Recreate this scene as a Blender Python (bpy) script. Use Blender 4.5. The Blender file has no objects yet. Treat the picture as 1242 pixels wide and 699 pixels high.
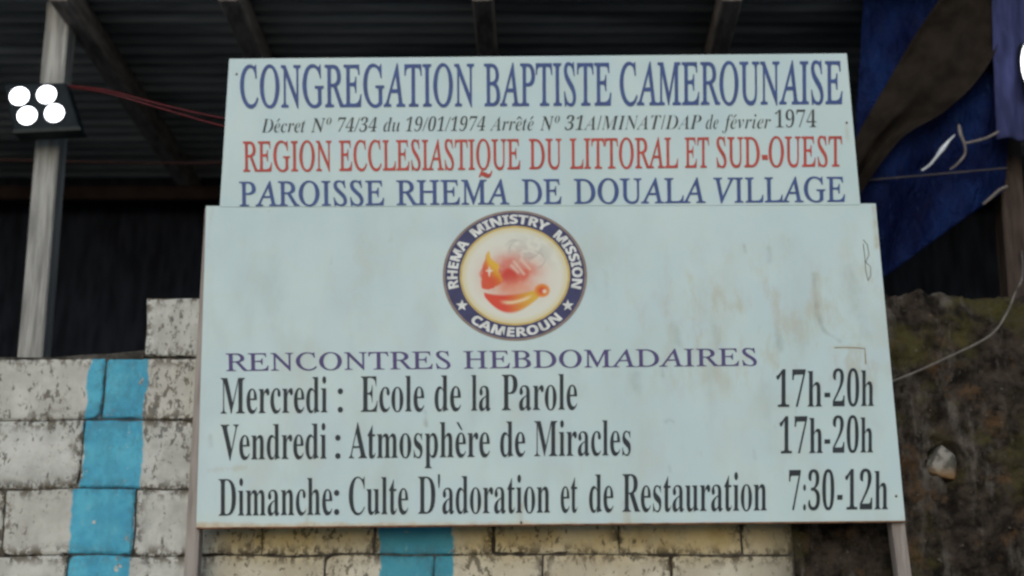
import bpy, bmesh, math, random
from mathutils import Vector, noise
random.seed(7)
sc = bpy.context.scene
col = sc.collection
R = math.radians

# ------------------------------------------------------------------ camera
CAM = Vector((0.0, -3.9, 1.5)); PITCH = R(15.0); FPX = 1600.0
PW, PH = 1242.0, 699.0
cd = bpy.data.cameras.new('camera'); cam = bpy.data.objects.new('camera', cd); col.objects.link(cam)
cam.location = CAM; cam.rotation_euler = (R(90) + PITCH, 0, 0)
cd.sensor_width = 36.0; cd.lens = 36.0 * FPX / PW
cd.clip_start = 0.05; cd.clip_end = 2000
cd.dof.use_dof = True; cd.dof.focus_distance = 3.87; cd.dof.aperture_fstop = 1.3
sc.camera = cam
sc.cycles.filter_width = 2.6

# ------------------------------------------------------------------ light: soft overcast day
w = bpy.data.worlds.new('World'); sc.world = w; w.use_nodes = True
wn = w.node_tree.nodes; bg = wn['Background']
sky = wn.new('ShaderNodeTexSky'); sky.sky_type = 'NISHITA'; sky.sun_disc = False
SUN_EL, SUN_AZ = R(23), R(190)          # azimuth clockwise from +Y: behind the photographer
sky.sun_elevation = SUN_EL; sky.sun_rotation = SUN_AZ
sky.air_density = 1.2; sky.dust_density = 1.5; sky.ozone_density = 1.0
w.node_tree.links.new(sky.outputs[0], bg.inputs[0]); bg.inputs[1].default_value = 0.10
sd = bpy.data.lights.new('sun', 'SUN'); sd.energy = 0.9; sd.angle = R(50); sd.color = (0.94, 0.98, 1.0)
so = bpy.data.objects.new('sun', sd); col.objects.link(so)
sdir = Vector((math.sin(SUN_AZ) * math.cos(SUN_EL), math.cos(SUN_AZ) * math.cos(SUN_EL), math.sin(SUN_EL)))
so.location = (-3, -8, 9); so.rotation_euler = sdir.to_track_quat('Z', 'Y').to_euler()
sc.view_settings.view_transform = 'Standard'; sc.view_settings.look = 'None'
sc.view_settings.gamma = 1.0; sc.view_settings.use_curve_mapping = False
sc.view_settings.exposure = 0.10

# ------------------------------------------------------------------ helpers
FWD = Vector((0, math.cos(PITCH), math.sin(PITCH))); UP = Vector((0, -math.sin(PITCH), math.cos(PITCH)))
def P(px, py, Y):
    """point of the vertical plane y = Y seen at a pixel of the photograph"""
    d = FWD * FPX + Vector((1, 0, 0)) * (px - PW / 2) + UP * (PH / 2 - py)
    return CAM + d * ((Y - CAM.y) / d.y)

def link(name, me, mat=None, parent=None):
    o = bpy.data.objects.new(name, me); col.objects.link(o)
    if mat is not None and not me.materials: me.materials.append(mat)
    if parent is not None: o.parent = parent
    return o
def tag(o, label=None, cat=None, group=None, kind=None):
    if label: o['label'] = label
    if cat: o['category'] = cat
    if group: o['group'] = group
    if kind: o['kind'] = kind
    return o
def thing(name, label, cat, group=None):
    o = bpy.data.objects.new(name, None); col.objects.link(o); o.empty_display_size = 0.1
    return tag(o, label, cat, group)
def mesh(name, verts, faces, mat, parent=None, smooth=False):
    me = bpy.data.meshes.new(name); me.from_pydata([tuple(v) for v in verts], [], faces); me.update()
    if smooth:
        for p in me.polygons: p.use_smooth = True
    return link(name, me, mat, parent)
def from_bm(name, bm, mat, parent=None, smooth=False):
    me = bpy.data.meshes.new(name); bm.to_mesh(me); bm.free()
    if smooth:
        for p in me.polygons: p.use_smooth = True
    return link(name, me, mat, parent)
def bm_box(bm, x0, x1, y0, y1, z0, z1, bev=0.0):
    r = bmesh.ops.create_cube(bm, size=1.0)
    for v in r['verts']:
        v.co = Vector(((x0 + x1) / 2 + v.co.x * (x1 - x0), (y0 + y1) / 2 + v.co.y * (y1 - y0), (z0 + z1) / 2 + v.co.z * (z1 - z0)))
    if bev:
        es = list({e for v in r['verts'] for e in v.link_edges})
        bmesh.ops.bevel(bm, geom=es, offset=bev, segments=2, affect='EDGES', profile=0.5)
def prism(bm, front, depth, bev=0.0):
    """closed slab: front outline (3D, in a plane facing -y) pushed back by depth"""
    n = len(front)
    a = [bm.verts.new(p) for p in front]; b = [bm.verts.new(Vector(p) + Vector((0, depth, 0))) for p in front]
    bm.faces.new(a); bm.faces.new(b[::-1])
    for i in range(n):
        j = (i + 1) % n; bm.faces.new((a[j], a[i], b[i], b[j]))
    bmesh.ops.recalc_face_normals(bm, faces=bm.faces)
    if bev:
        bmesh.ops.bevel(bm, geom=list(bm.edges), offset=bev, segments=2, affect='EDGES', profile=0.5)
def tube(bm, pts, rad, seg=8):
    """swept tube with a radius per point, ends closed"""
    n = len(pts); pts = [Vector(p) for p in pts]
    if not hasattr(rad, '__len__'): rad = [rad] * n
    rings = []
    for i, p in enumerate(pts):
        t = (pts[min(i + 1, n - 1)] - pts[max(i - 1, 0)]).normalized()
        u = t.cross(Vector((0.13, 0.98, 0.17))).normalized(); v = t.cross(u).normalized()
        rings.append([bm.verts.new(p + (u * math.cos(2 * math.pi * k / seg) + v * math.sin(2 * math.pi * k / seg)) * rad[i]) for k in range(seg)])
    for i in range(n - 1):
        for k in range(seg):
            j = (k + 1) % seg; bm.faces.new((rings[i][k], rings[i][j], rings[i + 1][j], rings[i + 1][k]))
    bm.faces.new(rings[0][::-1]); bm.faces.new(rings[-1])
    bmesh.ops.recalc_face_normals(bm, faces=bm.faces)
def smoothpath(pts, k=6):
    out = []; n = len(pts); pts = [Vector(p) for p in pts]
    for i in range(n - 1):
        p0, p1, p2, p3 = pts[max(i - 1, 0)], pts[i], pts[i + 1], pts[min(i + 2, n - 1)]
        for s in range(k):
            t = s / k
            out.append(0.5 * ((2 * p1) + (p2 - p0) * t + (2 * p0 - 5 * p1 + 4 * p2 - p3) * t * t + (3 * p1 - p0 - 3 * p2 + p3) * t ** 3))
    out.append(pts[-1]); return out
def fbm(x, y, z, o=4):
    return noise.fractal(Vector((x, y, z)), 1.0, 2.0, o)

# ------------------------------------------------------------------ node material helper
class M:
    def __init__(s, name, rough=0.8, metallic=0.0, spec=0.3):
        s.m = bpy.data.materials.new(name); s.m.use_nodes = True
        s.t = s.m.node_tree; s.b = s.t.nodes['Principled BSDF']
        s.b.inputs['Roughness'].default_value = rough; s.b.inputs['Metallic'].default_value = metallic
        s.b.inputs['Specular IOR Level'].default_value = spec
        s._o = None
    def set(s, node_in, v):
        if isinstance(v, bpy.types.NodeSocket): s.t.links.new(v, node_in)
        elif isinstance(v, tuple) and len(v) == 3 and node_in.type == 'RGBA': node_in.default_value = (*v, 1)
        else: node_in.default_value = v
    def obj(s):
        if s._o is None: s._o = s.t.nodes.new('ShaderNodeTexCoord')
        return s._o.outputs['Object']
    def uv(s):
        s.obj(); return s._o.outputs['UV']
    def xyz(s, v):
        n = s.t.nodes.new('ShaderNodeSeparateXYZ'); s.t.links.new(v, n.inputs[0]); return n.outputs
    def math(s, op, a, b=0.0, c=0.0):
        n = s.t.nodes.new('ShaderNodeMath'); n.operation = op
        for i, v in enumerate((a, b, c)): s.set(n.inputs[i], v)
        return n.outputs[0]
    def noise(s, scale, detail=4, rough=0.55, stretch=(1, 1, 1), off=(0, 0, 0), dist=0.0):
        mp = s.t.nodes.new('ShaderNodeMapping'); s.t.links.new(s.obj(), mp.inputs[0])
        mp.inputs['Scale'].default_value = stretch; mp.inputs['Location'].default_value = off
        n = s.t.nodes.new('ShaderNodeTexNoise'); s.t.links.new(mp.outputs[0], n.inputs['Vector'])
        n.inputs['Scale'].default_value = scale; n.inputs['Detail'].default_value = detail
        n.inputs['Roughness'].default_value = rough; n.inputs['Distortion'].default_value = dist
        return n.outputs['Fac']
    def ramp(s, v, lo, hi, a=0.0, b=1.0):
        n = s.t.nodes.new('ShaderNodeMapRange'); n.interpolation_type = 'SMOOTHSTEP'; n.clamp = True
        for i, x in enumerate((v, lo, hi, a, b)): s.set(n.inputs[i], x)
        return n.outputs[0]
    def mix(s, f, a, b):
        n = s.t.nodes.new('ShaderNodeMix'); n.data_type = 'RGBA'
        s.set(n.inputs[0], f); s.set(n.inputs[6], a); s.set(n.inputs[7], b); return n.outputs[2]
    def attr(s, name):
        n = s.t.nodes.new('ShaderNodeAttribute'); n.attribute_name = name; return n
    def color(s, v): s.set(s.b.inputs['Base Color'], v); return s
    def rough(s, v): s.set(s.b.inputs['Roughness'], v); return s
    def bump(s, h, strength=0.3, dist=0.01):
        n = s.t.nodes.new('ShaderNodeBump'); s.set(n.inputs['Height'], h)
        n.inputs['Strength'].default_value = strength; n.inputs['Distance'].default_value = dist
        s.t.links.new(n.outputs[0], s.b.inputs['Normal']); return s
def plain(name, c, rough=0.7, spec=0.3, scale=20, var=0.25, metallic=0.0, bump=0.0, stretch=(1, 1, 1)):
    m = M(name, rough, metallic, spec)
    n = m.noise(scale, 5, 0.6, stretch)
    m.color(m.mix(m.ramp(n, 0.3, 0.7), tuple(x * (1 - var) for x in c), tuple(min(1, x * (1 + var)) for x in c)))
    if bump: m.bump(n, bump, 0.004)
    return m.m

# ------------------------------------------------------------------ ground
gm = M('ground_earth', 0.95)
gn = gm.noise(0.8, 8, 0.65)
gm.color(gm.mix(gm.ramp(gn, 0.35, 0.65), (0.32, 0.32, 0.305), (0.42, 0.42, 0.40))); gm.bump(gm.noise(9, 6), 0.5, 0.03)
def ground():
    xs = [-600, -60, -12] + [-8 + i for i in range(17)] + [12, 60, 600]
    V = []; F = []; n = len(xs)
    for y in xs:
        for x in xs:
            V.append((x, y, 0.02 * fbm(x * .7, y * .7, 0) if abs(x) < 9 and abs(y) < 9 else 0))
    for j in range(n - 1):
        for i in range(n - 1):
            a = j * n + i; F.append((a, a + 1, a + n + 1, a + n))
    tag(mesh('ground', V, F, gm.m, smooth=True), kind='structure')
ground()

# ------------------------------------------------------------------ whitewashed block wall
WY = 0.12                                              # front face of the wall
zt = lambda py: P(600, py, WY).z
wx = lambda px, py: P(px, py, WY).x
rows = [zt(434), zt(510), zt(593), zt(673), zt(755)]   # course joints seen in the photo, then carried on down
while rows[-1] > 0.1: rows.append(rows[-1] - 0.212)
rows[-1] = -0.05
XL, XR = -4.6, wx(962, 655)
step = wx(150, 600) - wx(0, 600)
def heads(px, py):
    xs = [wx(p, py) for p in px]
    while xs[0] > XL + 0.1: xs.insert(0, xs[0] - step)
    xs[0] = XL
    while xs[-1] < XR - step * 0.45: xs.append(xs[-1] + step)
    xs = [x for x in xs if x < XR - 0.04] + [XR]
    return xs
row_heads = [heads([-25, 123, 270, 418], 472), heads([-51, 97, 247, 395], 552), heads([3, 163, 318, 456, 597, 750, 900], 635),
             heads([-72, 78, 238, 395, 528, 660, 815], 700)]
bm_ = M('whitewashed_blocks', 0.92, 0, 0.2)
def blocks_material(m):
    x, y, z = m.xyz(m.obj())[0:3]
    u = m.attr('edge').outputs['Fac']; rnd = m.attr('rnd').outputs['Fac']
    big = m.noise(2.2, 4, 0.6); mid = m.noise(9, 6, 0.62, off=(3, 1, 7)); fine = m.noise(38, 5, 0.65, off=(9, 0, 2)); sp = m.noise(52, 7, 0.66, (1, 1, .6), (5, 5, 5))
    white = m.mix(m.ramp(mid, 0.35, 0.7), (0.385, 0.40, 0.385), (0.54, 0.56, 0.545))
    white = m.mix(m.math('MULTIPLY', m.ramp(rnd, 0.2, 0.9), 0.35), white, (0.50, 0.47, 0.41))
    # ochre stained whitewash on the stretch right of the sign's left post
    och = m.math('MULTIPLY', m.ramp(x, wx(215, 650), wx(300, 650)), m.ramp(big, 0.25, 0.6, 0.55, 1.0))
    och = m.math('MULTIPLY', och, m.ramp(z, zt(692), zt(650), 0.40, 1.0))
    col_ = m.mix(m.math('MULTIPLY', och, 0.85), white, m.mix(m.ramp(mid, 0.4, 0.62), (0.46, 0.34, 0.115), (0.55, 0.44, 0.20)))
    # greyed patches of thin limewash
    col_ = m.mix(m.ramp(m.noise(8, 7, 0.7, (1, 1, .5), (2, 8, 1)), 0.47, 0.70, 0, 0.4), col_, (0.24, 0.235, 0.22))
    # two sky blue painted bands
    wob = m.math('MULTIPLY', m.math('SUBTRACT', m.noise(9, 5, 0.65, off=(1, 4, 4)), 0.5), 0.045)
    xw = m.math('ADD', x, wob)
    low = m.math('LESS_THAN', z, rows[2]); 
    l = m.math('ADD', m.math('MULTIPLY', low, wx(86, 630) - wx(100, 550)), wx(100, 550))
    r = m.math('ADD', m.math('MULTIPLY', low, wx(162, 630) - wx(172, 550)), wx(172, 550))
    def band(l, r): return m.math('MULTIPLY', m.math('LESS_THAN', z, rows[0] + .002), m.math('MULTIPLY', m.ramp(m.math('SUBTRACT', xw, l), -0.004, 0.004), m.ramp(m.math('SUBTRACT', r, xw), -0.004, 0.004)))
    b1 = band(l, r); b2 = band(wx(460, 670), wx(550, 670))
    bl = m.math('MAXIMUM', b1, b2)
    bl = m.math('MULTIPLY', bl, m.ramp(m.noise(30, 4, 0.6, off=(4, 4, 9)), 0.72, 0.66))
    blue = m.mix(m.ramp(mid, 0.35, 0.7), (0.050, 0.30, 0.47), (0.090, 0.41, 0.57))
    blue = m.mix(m.math('MULTIPLY', b2, 0.6), blue, (0.035, 0.21, 0.28))
    blue = m.mix(m.ramp(m.noise(5, 6, .7, (1.6, 1, .5), (9, 1, 6)), .50, .70, 0, .45), blue, (0.05, 0.20, 0.29))
    blue = m.mix(m.ramp(m.noise(24, 5, .7, (1.5, 1, .5), (2, 1, 6)), .60, .72, 0, .5), blue, (0.20, 0.42, 0.50))
    col_ = m.mix(bl, col_, blue)
    # black mould: specks in drifts, and ragged black lines along the joints
    drift = m.noise(3.5, 4, 0.6, off=(11, 2, 5)); s2 = m.noise(60, 4, 0.6, (1, 1, .6), (5, 1, 5), 0.5)
    mould = m.ramp(m.math('ADD', m.ramp(drift, 0.35, 0.7, 0, .22), sp), 0.70, 0.78)
    mould = m.math('MAXIMUM', mould, m.math('MULTIPLY', m.ramp(s2, .60, .68), m.ramp(drift, .30, .48)))
    mould = m.math('MULTIPLY', mould, m.ramp(bl, 0, 1, 0.85, 0.22))
    ed = m.math('MULTIPLY', m.ramp(u, 0.045, 0.0), m.ramp(m.math('ADD', m.math('MULTIPLY', sp, .6), m.math('MULTIPLY', fine, .5)), 0.51, 0.60))
    ed = m.math('MULTIPLY', ed, m.ramp(bl, 0, 1, 1.0, 0.35))
    j = m.ramp(u, 0.0065, 0.003)
    jn = m.ramp(m.noise(10, 5, 0.65, off=(7, 7, 0)), 0.44, 0.52, 0.05, 1.0)
    jn = m.math('MULTIPLY', jn, m.ramp(bl, 0, 1, 1.0, 0.7))
    dk = m.math('MAXIMUM', m.math('MAXIMUM', m.math('MULTIPLY', mould, .85), m.math('MULTIPLY', ed, .9)), m.math('MULTIPLY', j, jn))
    col_ = m.mix(dk, col_, m.mix(m.ramp(fine, .4, .6), (0.020, 0.018, 0.014), (0.070, 0.052, 0.030)))
    # moss yellow-green hint in the joints
    col_ = m.mix(m.math('MULTIPLY', m.ramp(m.math('ADD', x, m.math('MULTIPLY', m.math('SUBTRACT', mid, .5), .25)), wx(890, 660), wx(985, 660)), .75), col_, (0.07, 0.062, 0.04))
    m.color(col_)
    m.rough(m.math('SUBTRACT', 0.95, m.math('MULTIPLY', bl, 0.35)))
    m.bump(m.math('ADD', m.math('MULTIPLY', fine, .5), mid), 0.45, 0.006)
blocks_material(bm_)
mort = plain('dirty_mortar', (0.060, 0.056, 0.050), 0.95, 0.1, 30, 0.6, bump=0.5)
wall = thing('block_wall', 'whitewashed concrete block wall with black mould and two sky blue painted bands', 'wall')
def block_field(name, cells, mat, parent, depth=0.0075):
    """every block a rounded, uneven face standing proud of the recessed mortar; one mesh (surface pattern of the wall)"""
    V = []; F = []; ED = []; RN = []
    for (x0, x1, z0, z1) in cells:
        near = z1 > 1.5 and x1 > -2.2 and x0 < 2.2
        h = 0.0055 if near else 0.03
        rn = random.random(); tilt = random.uniform(-.003, .003); push = random.uniform(0, .004)
        g = 0.0012
        a0, a1, c0, c1 = x0 + g, x1 - g, z0 + g, z1 - g
        nx = max(2, int((a1 - a0) / h)); nz = max(2, int((c1 - c0) / h)); base = len(V); chips = [random.choice((.004, .008, .012, .026)) for _ in range(4)]
        for k in range(nz + 1):
            for i in range(nx + 1):
                x = a0 + (a1 - a0) * i / nx; z = c0 + (c1 - c0) * k / nz
                ex = min(x - a0, a1 - x); ez = min(z - c0, c1 - z); e = min(ex, ez)
                ck = ((0, 0), (1, 0), (0, 1), (1, 1)); cr = chips[(1 if x - a0 > a1 - x else 0) + (2 if z - c0 > c1 - z else 0)]
                if ex < cr and ez < cr and e > 1e-6: e = max(1e-6, min(e, cr - math.hypot(cr - ex, cr - ez)))
                wob = 0.0035 * fbm(x * 14, z * 14, rn * 9, 3); wb2 = 0.0065 * fbm(x * 16, z * 16, 4.0, 4)
                ee = max(0.0, e + (wob if e > 0.0005 else 0))
                rr = 0.0045
                d = depth * (1 - math.sqrt(max(0, 1 - (1 - min(1, ee / rr)) ** 2))) if ee < rr else 0
                bumpy = 0.0035 * fbm(x * 7, z * 7, 3 + rn, 4) + 0.0012 * fbm(x * 40, z * 40, 1, 2)
                V.append((x + .010 * fbm(x * 3.5, z * 3.5, 1.3, 3), WY + push + tilt * ((x - x0) / (x1 - x0) - .5) * 2 + d + bumpy * (1 if e > .001 else 0), z + .008 * fbm(x * 3, z * 5, 5.1, 3) * min(1, max(0, (rows[0] - z) / .05))))
                ED.append(max(0, e + .002 + wb2)); RN.append(rn)
        w_ = nx + 1
        for k in range(nz):
            for i in range(nx):
                q = base + k * w_ + i; F.append((q, q + 1, q + w_ + 1, q + w_))
    o = mesh(name, V, F, mat, parent, True)
    for nm, dat in (('edge', ED), ('rnd', RN)):
        a = o.data.attributes.new(nm, 'FLOAT', 'POINT'); a.data.foreach_set('value', dat)
    return o
cells = []
for r in range(len(rows) - 1):
    hs = row_heads[r] if r < 4 else row_heads[2 + r % 2]
    for i in range(len(hs) - 1): cells.append((hs[i], hs[i + 1], rows[r + 1], rows[r]))
tb = (wx(175, 395), wx(330, 395), rows[0] + 0.004, zt(361))
cells.append(tb)
block_field('blocks', cells, bm_.m, wall)
bm = bmesh.new()
bm_box(bm, XL, XR, WY + 0.009, WY + 0.155, -0.05, rows[0] - 0.004)
bm_box(bm, tb[0] + .004, tb[1] - .004, WY + 0.014, WY + 0.15, rows[0] - 0.002, tb[3] - 0.004, 0.004)
from_bm('mortar', bm, mort, wall)
# rough mortar bed along the top of the wall
V = []; F = []; n = 160
x0, x1 = XL, wx(174, 430)
for i in range(n + 1):
    x = x0 + (x1 - x0) * i / n
    t = 0.004 + 0.007 * fbm(x * 5, 0, 0, 3) + 0.022 * max(0, (x - wx(60, 430)) / (x1 - wx(60, 430)))
    for (yy, zz) in ((WY + .004, -.012), (WY + .003, t * .5), (WY + .015, t), (WY + .08, t + .004), (WY + .145, t), (WY + .156, -.012)):
        V.append((x, yy + .003 * fbm(x * 22, zz * 50, 1, 2), rows[0] + zz))
for i in range(n):
    for k in range(5):
        a = i * 6 + k; F.append((a, a + 6, a + 7, a + 1))
mesh('mortar_bed', V, F, mort, wall, True)

# ------------------------------------------------------------------ dark mossy wall on the right
mm = M('mossy_masonry', 0.97, 0, 0.12)
def mossy(m):
    x, y, z = m.xyz(m.obj())[0:3]
    a = m.noise(5, 7, 0.65); b = m.noise(17, 6, 0.65, off=(3, 3, 3)); c = m.noise(55, 4, 0.6, off=(8, 1, 1)); st = m.noise(12, 5, 0.6, (1, 1, .25), (6, 0, 2))
    k = m.mix(m.ramp(b, .35, .65), (0.008, 0.007, 0.006), (0.046, 0.037, 0.030))
    k = m.mix(m.ramp(st, .52, .70, 0, .8), k, (0.12, 0.11, 0.098))
    k = m.mix(m.ramp(a, .50, .68, 0, .8), k, (0.058, 0.054, 0.018))
    k = m.mix(m.ramp(m.noise(7, 6, .7, off=(1, 9, 4)), .55, .68, 0, .8), k, (0.085, 0.052, 0.028))
    k = m.mix(m.ramp(c, .64, .72, 0, .7), k, (0.12, 0.11, 0.095))
    m.color(k); m.bump(m.math('ADD', b, c), 0.8, 0.012)
mossy(mm)
mw = thing('mossy_wall', 'dark damp masonry wall covered in brown and green moss right of the sign', 'wall')
def mossy_mesh():
    MX0, MX1, TOP = XR + 0.001, 4.8, P(1150, 352, WY).z
    fx = 0.0075
    xs = [MX0]; 
    while xs[-1] < 2.05: xs.append(xs[-1] + fx)
    while xs[-1] < MX1: xs.append(xs[-1] + 0.08)
    zs = [-0.05]
    while zs[-1] < 1.45: zs.append(zs[-1] + 0.08)
    while zs[-1] < TOP - fx: zs.append(zs[-1] + fx)
    zs.append(TOP)
    stone = Vector((P(1146, 560, WY).x, P(1146, 560, WY).z))
    V = []; F = []; nx = len(xs)
    def dep(x, z):
        cz = z / 0.21; cx = x / 0.40 + 0.5 * (int(cz) % 2)
        jz = abs(cz - round(cz)) * .21; jx = abs(cx - round(cx)) * .40
        j = min(jz, jx); 
        d = 0.006 * max(0, 1 - j / 0.03) + 0.035 * fbm(x * 3, z * 3, 0, 3) + 0.024 * fbm(x * 11, z * 11, 2, 5) + 0.009 * fbm(x * 40, z * 45, 4, 2)
        q = (Vector((x, z)) - stone); q.x = (q.x - .014 + .012 * fbm(x * 20, z * 20, 8, 3)) / 0.060; q.y = (q.y + .02 * fbm(x * 14, z * 14, 3, 3)) / 0.058
        if q.length < 1: d += 0.060 * (1 - q.length ** 2) ** .5 + .01
        return d
    for z in zs:
        for x in xs:
            k = min(1, max(0, (x - MX0) / 0.05))
            top = 0.035 * fbm(x * 5, 0, 7, 4) + .02 * fbm(x * 22, 3, 7, 3) if z > TOP - 0.25 else 0
            f = max(0, (z - (TOP - .25)) / .25)
            V.append((x, WY + 0.010 + dep(x, z) * (.35 + .65 * k) + (0.05 * f ** 6), z + top * f))
    for j in range(len(zs) - 1):
        for i in range(nx - 1):
            a = j * nx + i; F.append((a, a + 1, a + nx + 1, a + nx))
    # rough top going back, then the rear
    b0 = (len(zs) - 1) * nx; prev = [b0 + i for i in range(nx)]
    for yy in (0.10, 0.16, 0.24, 0.30):
        cur = []
        for i, x in enumerate(xs):
            cur.append(len(V)); V.append((x, WY + yy, TOP + .03 * fbm(x * 9, yy * 20, 7, 4) + (0 if yy < .3 else -.03)))
        for i in range(nx - 1): F.append((prev[i], prev[i + 1], cur[i + 1], cur[i]))
        prev = cur
    cur = []
    for x in xs: cur.append(len(V)); V.append((x, WY + .31, -.05))
    for i in range(nx - 1): F.append((prev[i], prev[i + 1], cur[i + 1], cur[i]))
    mesh('masonry', V, F, mm.m, mw, True)
mossy_mesh()
# pale stone lodged in a hollow of the mossy wall
sm = M('pale_stone', .85)
sm.color(sm.mix(sm.ramp(sm.xyz(sm.obj())[2], P(0, 578, WY).z, P(0, 562, WY).z), (0.22, 0.135, 0.065), sm.mix(sm.ramp(sm.noise(30, 4), .4, .6), (0.09, 0.088, 0.078), (0.26, 0.26, 0.24)))); sm.bump(sm.noise(60, 4), .4, .004)
bm = bmesh.new(); bmesh.ops.create_icosphere(bm, subdivisions=4, radius=1)
c0 = P(1141, 562, WY + .052)
for v in bm.verts:
    n_ = v.co.copy()
    for (ax, az, ay, lim) in ((-.80, .60, -.1, .50), (.62, .76, -.15, .62), (.3, -.2, -.93, .55), (-.2, -.97, 0, .62), (.97, -.1, -.2, .66)):
        q = n_.x * ax + n_.z * az + n_.y * ay
        if q > lim: n_ -= Vector((ax, ay, az)) * (q - lim) * .75
    n_ *= 1 + .06 * fbm(n_.x * 3, n_.y * 3, n_.z * 3, 3)
    v.co = Vector((n_.x * .062, n_.y * .05, n_.z * .066)) + c0
tag(from_bm('stone', bm, sm.m, smooth=True), 'pale stone with a rusty underside lodged in a hollow of the mossy wall', 'stone')

# ------------------------------------------------------------------ dark open shed behind
rm = M('roof_iron', 0.55, 0.0, 0.4)
rn_ = rm.noise(1.6, 6, .65, (.35, 2.5, 1))
rm.color(rm.mix(rm.ramp(rn_, .35, .7), (0.10, 0.11, 0.115), (0.38, 0.40, 0.40)))
pw = plain('purlin_timber', (0.022, 0.015, 0.014), .9, .1, 9, .3)
dw = plain('dark_timber', (0.19, 0.172, 0.16), 0.9, .15, 9, .4, stretch=(4, 1, 4))
bwm = plain('shade_black_boards', (0.012, 0.0145, 0.021), 0.95, .03, 5, .4, stretch=(6, 1, 1))  # near-black base colour puts the shed interior's deep shade into the boards
shed = thing('open_shed', 'dark open shed under a low corrugated iron roof behind the walls', 'shed')
RY0, RY1 = 0.42, 2.35
def rz(y): return 3.86 - 0.055 * (y - RY0)
V = []; F = []; ys = []; y = RY0
while y < RY1: ys.append(y); y += 0.0125 if y < 4 else 0.03
for yy in ys:
    zz = rz(yy) + 0.0032 * math.cos(2 * math.pi * yy / 0.085)
    for s in (0, .012):
        for x in (-5.6, 5.6): V.append((x, yy, zz + s))
for i in range(len(ys) - 1):
    a = i * 4; F += [(a, a + 1, a + 5, a + 4), (a + 2, a + 6, a + 7, a + 3), (a, a + 4, a + 6, a + 2), (a + 1, a + 3, a + 7, a + 5)]
F += [(0, 2, 3, 1), (len(V) - 4, len(V) - 3, len(V) - 1, len(V) - 2)]
mesh('roof', V, F, rm.m, shed, True)
def beam(name, a, b, w_, h, mat, parent):
    a = Vector(a); b = Vector(b); t = (b - a).normalized(); u = t.cross(Vector((0, 0, 1)))
    if u.length < .1: u = Vector((1, 0, 0))
    u.normalize(); v = t.cross(u).normalized()
    bm = bmesh.new()
    A = [bm.verts.new(a + u * sx * w_ / 2 + v * sz * h / 2) for sx, sz in ((-1, -1), (1, -1), (1, 1), (-1, 1))]
    B = [bm.verts.new(b + u * sx * w_ / 2 + v * sz * h / 2) for sx, sz in ((-1, -1), (1, -1), (1, 1), (-1, 1))]
    bm.faces.new(A[::-1]); bm.faces.new(B)
    for i in range(4): bm.faces.new((A[i], A[(i + 1) % 4], B[(i + 1) % 4], B[i]))
    bmesh.ops.recalc_face_normals(bm, faces=bm.faces)
    bmesh.ops.bevel(bm, geom=list(bm.edges), offset=min(w_, h) * .08, segments=1, affect='EDGES')
    return from_bm(name, bm, mat, parent)
for px in (150, 326, 590, 850):
    q = P(px, 20, 1.2).x
    for k in (1,):
        beam('rafter', (q, RY0 + .03, rz(RY0) - .065), (q + .05, RY1 - .02, rz(RY1) - .065), .075, .10, dw, shed)
for yy in (2.2,):
    beam('purlin', (-5.5, yy, rz(yy) - .155), (5.5, yy, rz(yy) - .155), .07, .07, pw, shed)
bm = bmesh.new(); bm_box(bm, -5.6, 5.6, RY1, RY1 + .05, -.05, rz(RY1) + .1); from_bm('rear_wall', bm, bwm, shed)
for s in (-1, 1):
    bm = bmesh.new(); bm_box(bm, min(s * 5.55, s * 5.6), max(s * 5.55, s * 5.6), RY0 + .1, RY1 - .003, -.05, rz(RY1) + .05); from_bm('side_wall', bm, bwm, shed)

# posts carrying the roof
gw = M('weathered_timber', .9, 0, .15)
g1 = gw.noise(9, 6, .6, (5, 5, .35)); g2 = gw.noise(40, 4, .6, (3, 3, .2))
gw.color(gw.mix(gw.ramp(g1, .35, .68), (0.185, 0.190, 0.190), (0.385, 0.395, 0.39))); gw.bump(g2, .5, .004)
def post(name, label, pb, pt, Y, w_, d_, mat, z0=-.05, z1=None):
    t = thing(name, label, 'post'); b = P(pb[0], pb[1], Y); e = P(pt[0], pt[1], Y); dx = (e.x - b.x) / (e.z - b.z)
    z1 = rz(Y) - .02 if z1 is None else z1
    n = 40; bm = bmesh.new(); rings = []
    for i in range(n + 1):
        z = z0 + (z1 - z0) * i / n; x = b.x + dx * (z - b.z)
        jx = .004 * fbm(0, 0, z * 3, 3)
        c = .006
        prof = [(-w_ / 2 + c, 0), (w_ / 2 - c, 0), (w_ / 2, c), (w_ / 2, d_ - c), (w_ / 2 - c, d_), (-w_ / 2 + c, d_), (-w_ / 2, d_ - c), (-w_ / 2, c)]
        rings.append([bm.verts.new((x + jx + q[0], Y + q[1], z)) for q in prof])
    for i in range(n):
        for k in range(8):
            j = (k + 1) % 8; bm.faces.new((rings[i][k], rings[i][j], rings[i + 1][j], rings[i + 1][k]))
    bm.faces.new(rings[0][::-1]); bm.faces.new(rings[-1]); bmesh.ops.recalc_face_normals(bm, faces=bm.faces)
    from_bm('shaft', bm, mat, t); return t
post('timber_post', 'grey weathered square timber post behind the white block wall, carrying the floodlight', (37, 420), (70, 10), 0.62, .088, .09, gw.m)
bwood = plain('brown_timber', (0.050, 0.038, 0.033), .9, .15, 10, .45, stretch=(4, 4, .5), bump=.4)
post('timber_post', 'dark brown timber post at the right edge beside the blue tarpaulin', (1236, 330), (1212, 10), 0.66, .085, .09, bwood)

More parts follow.
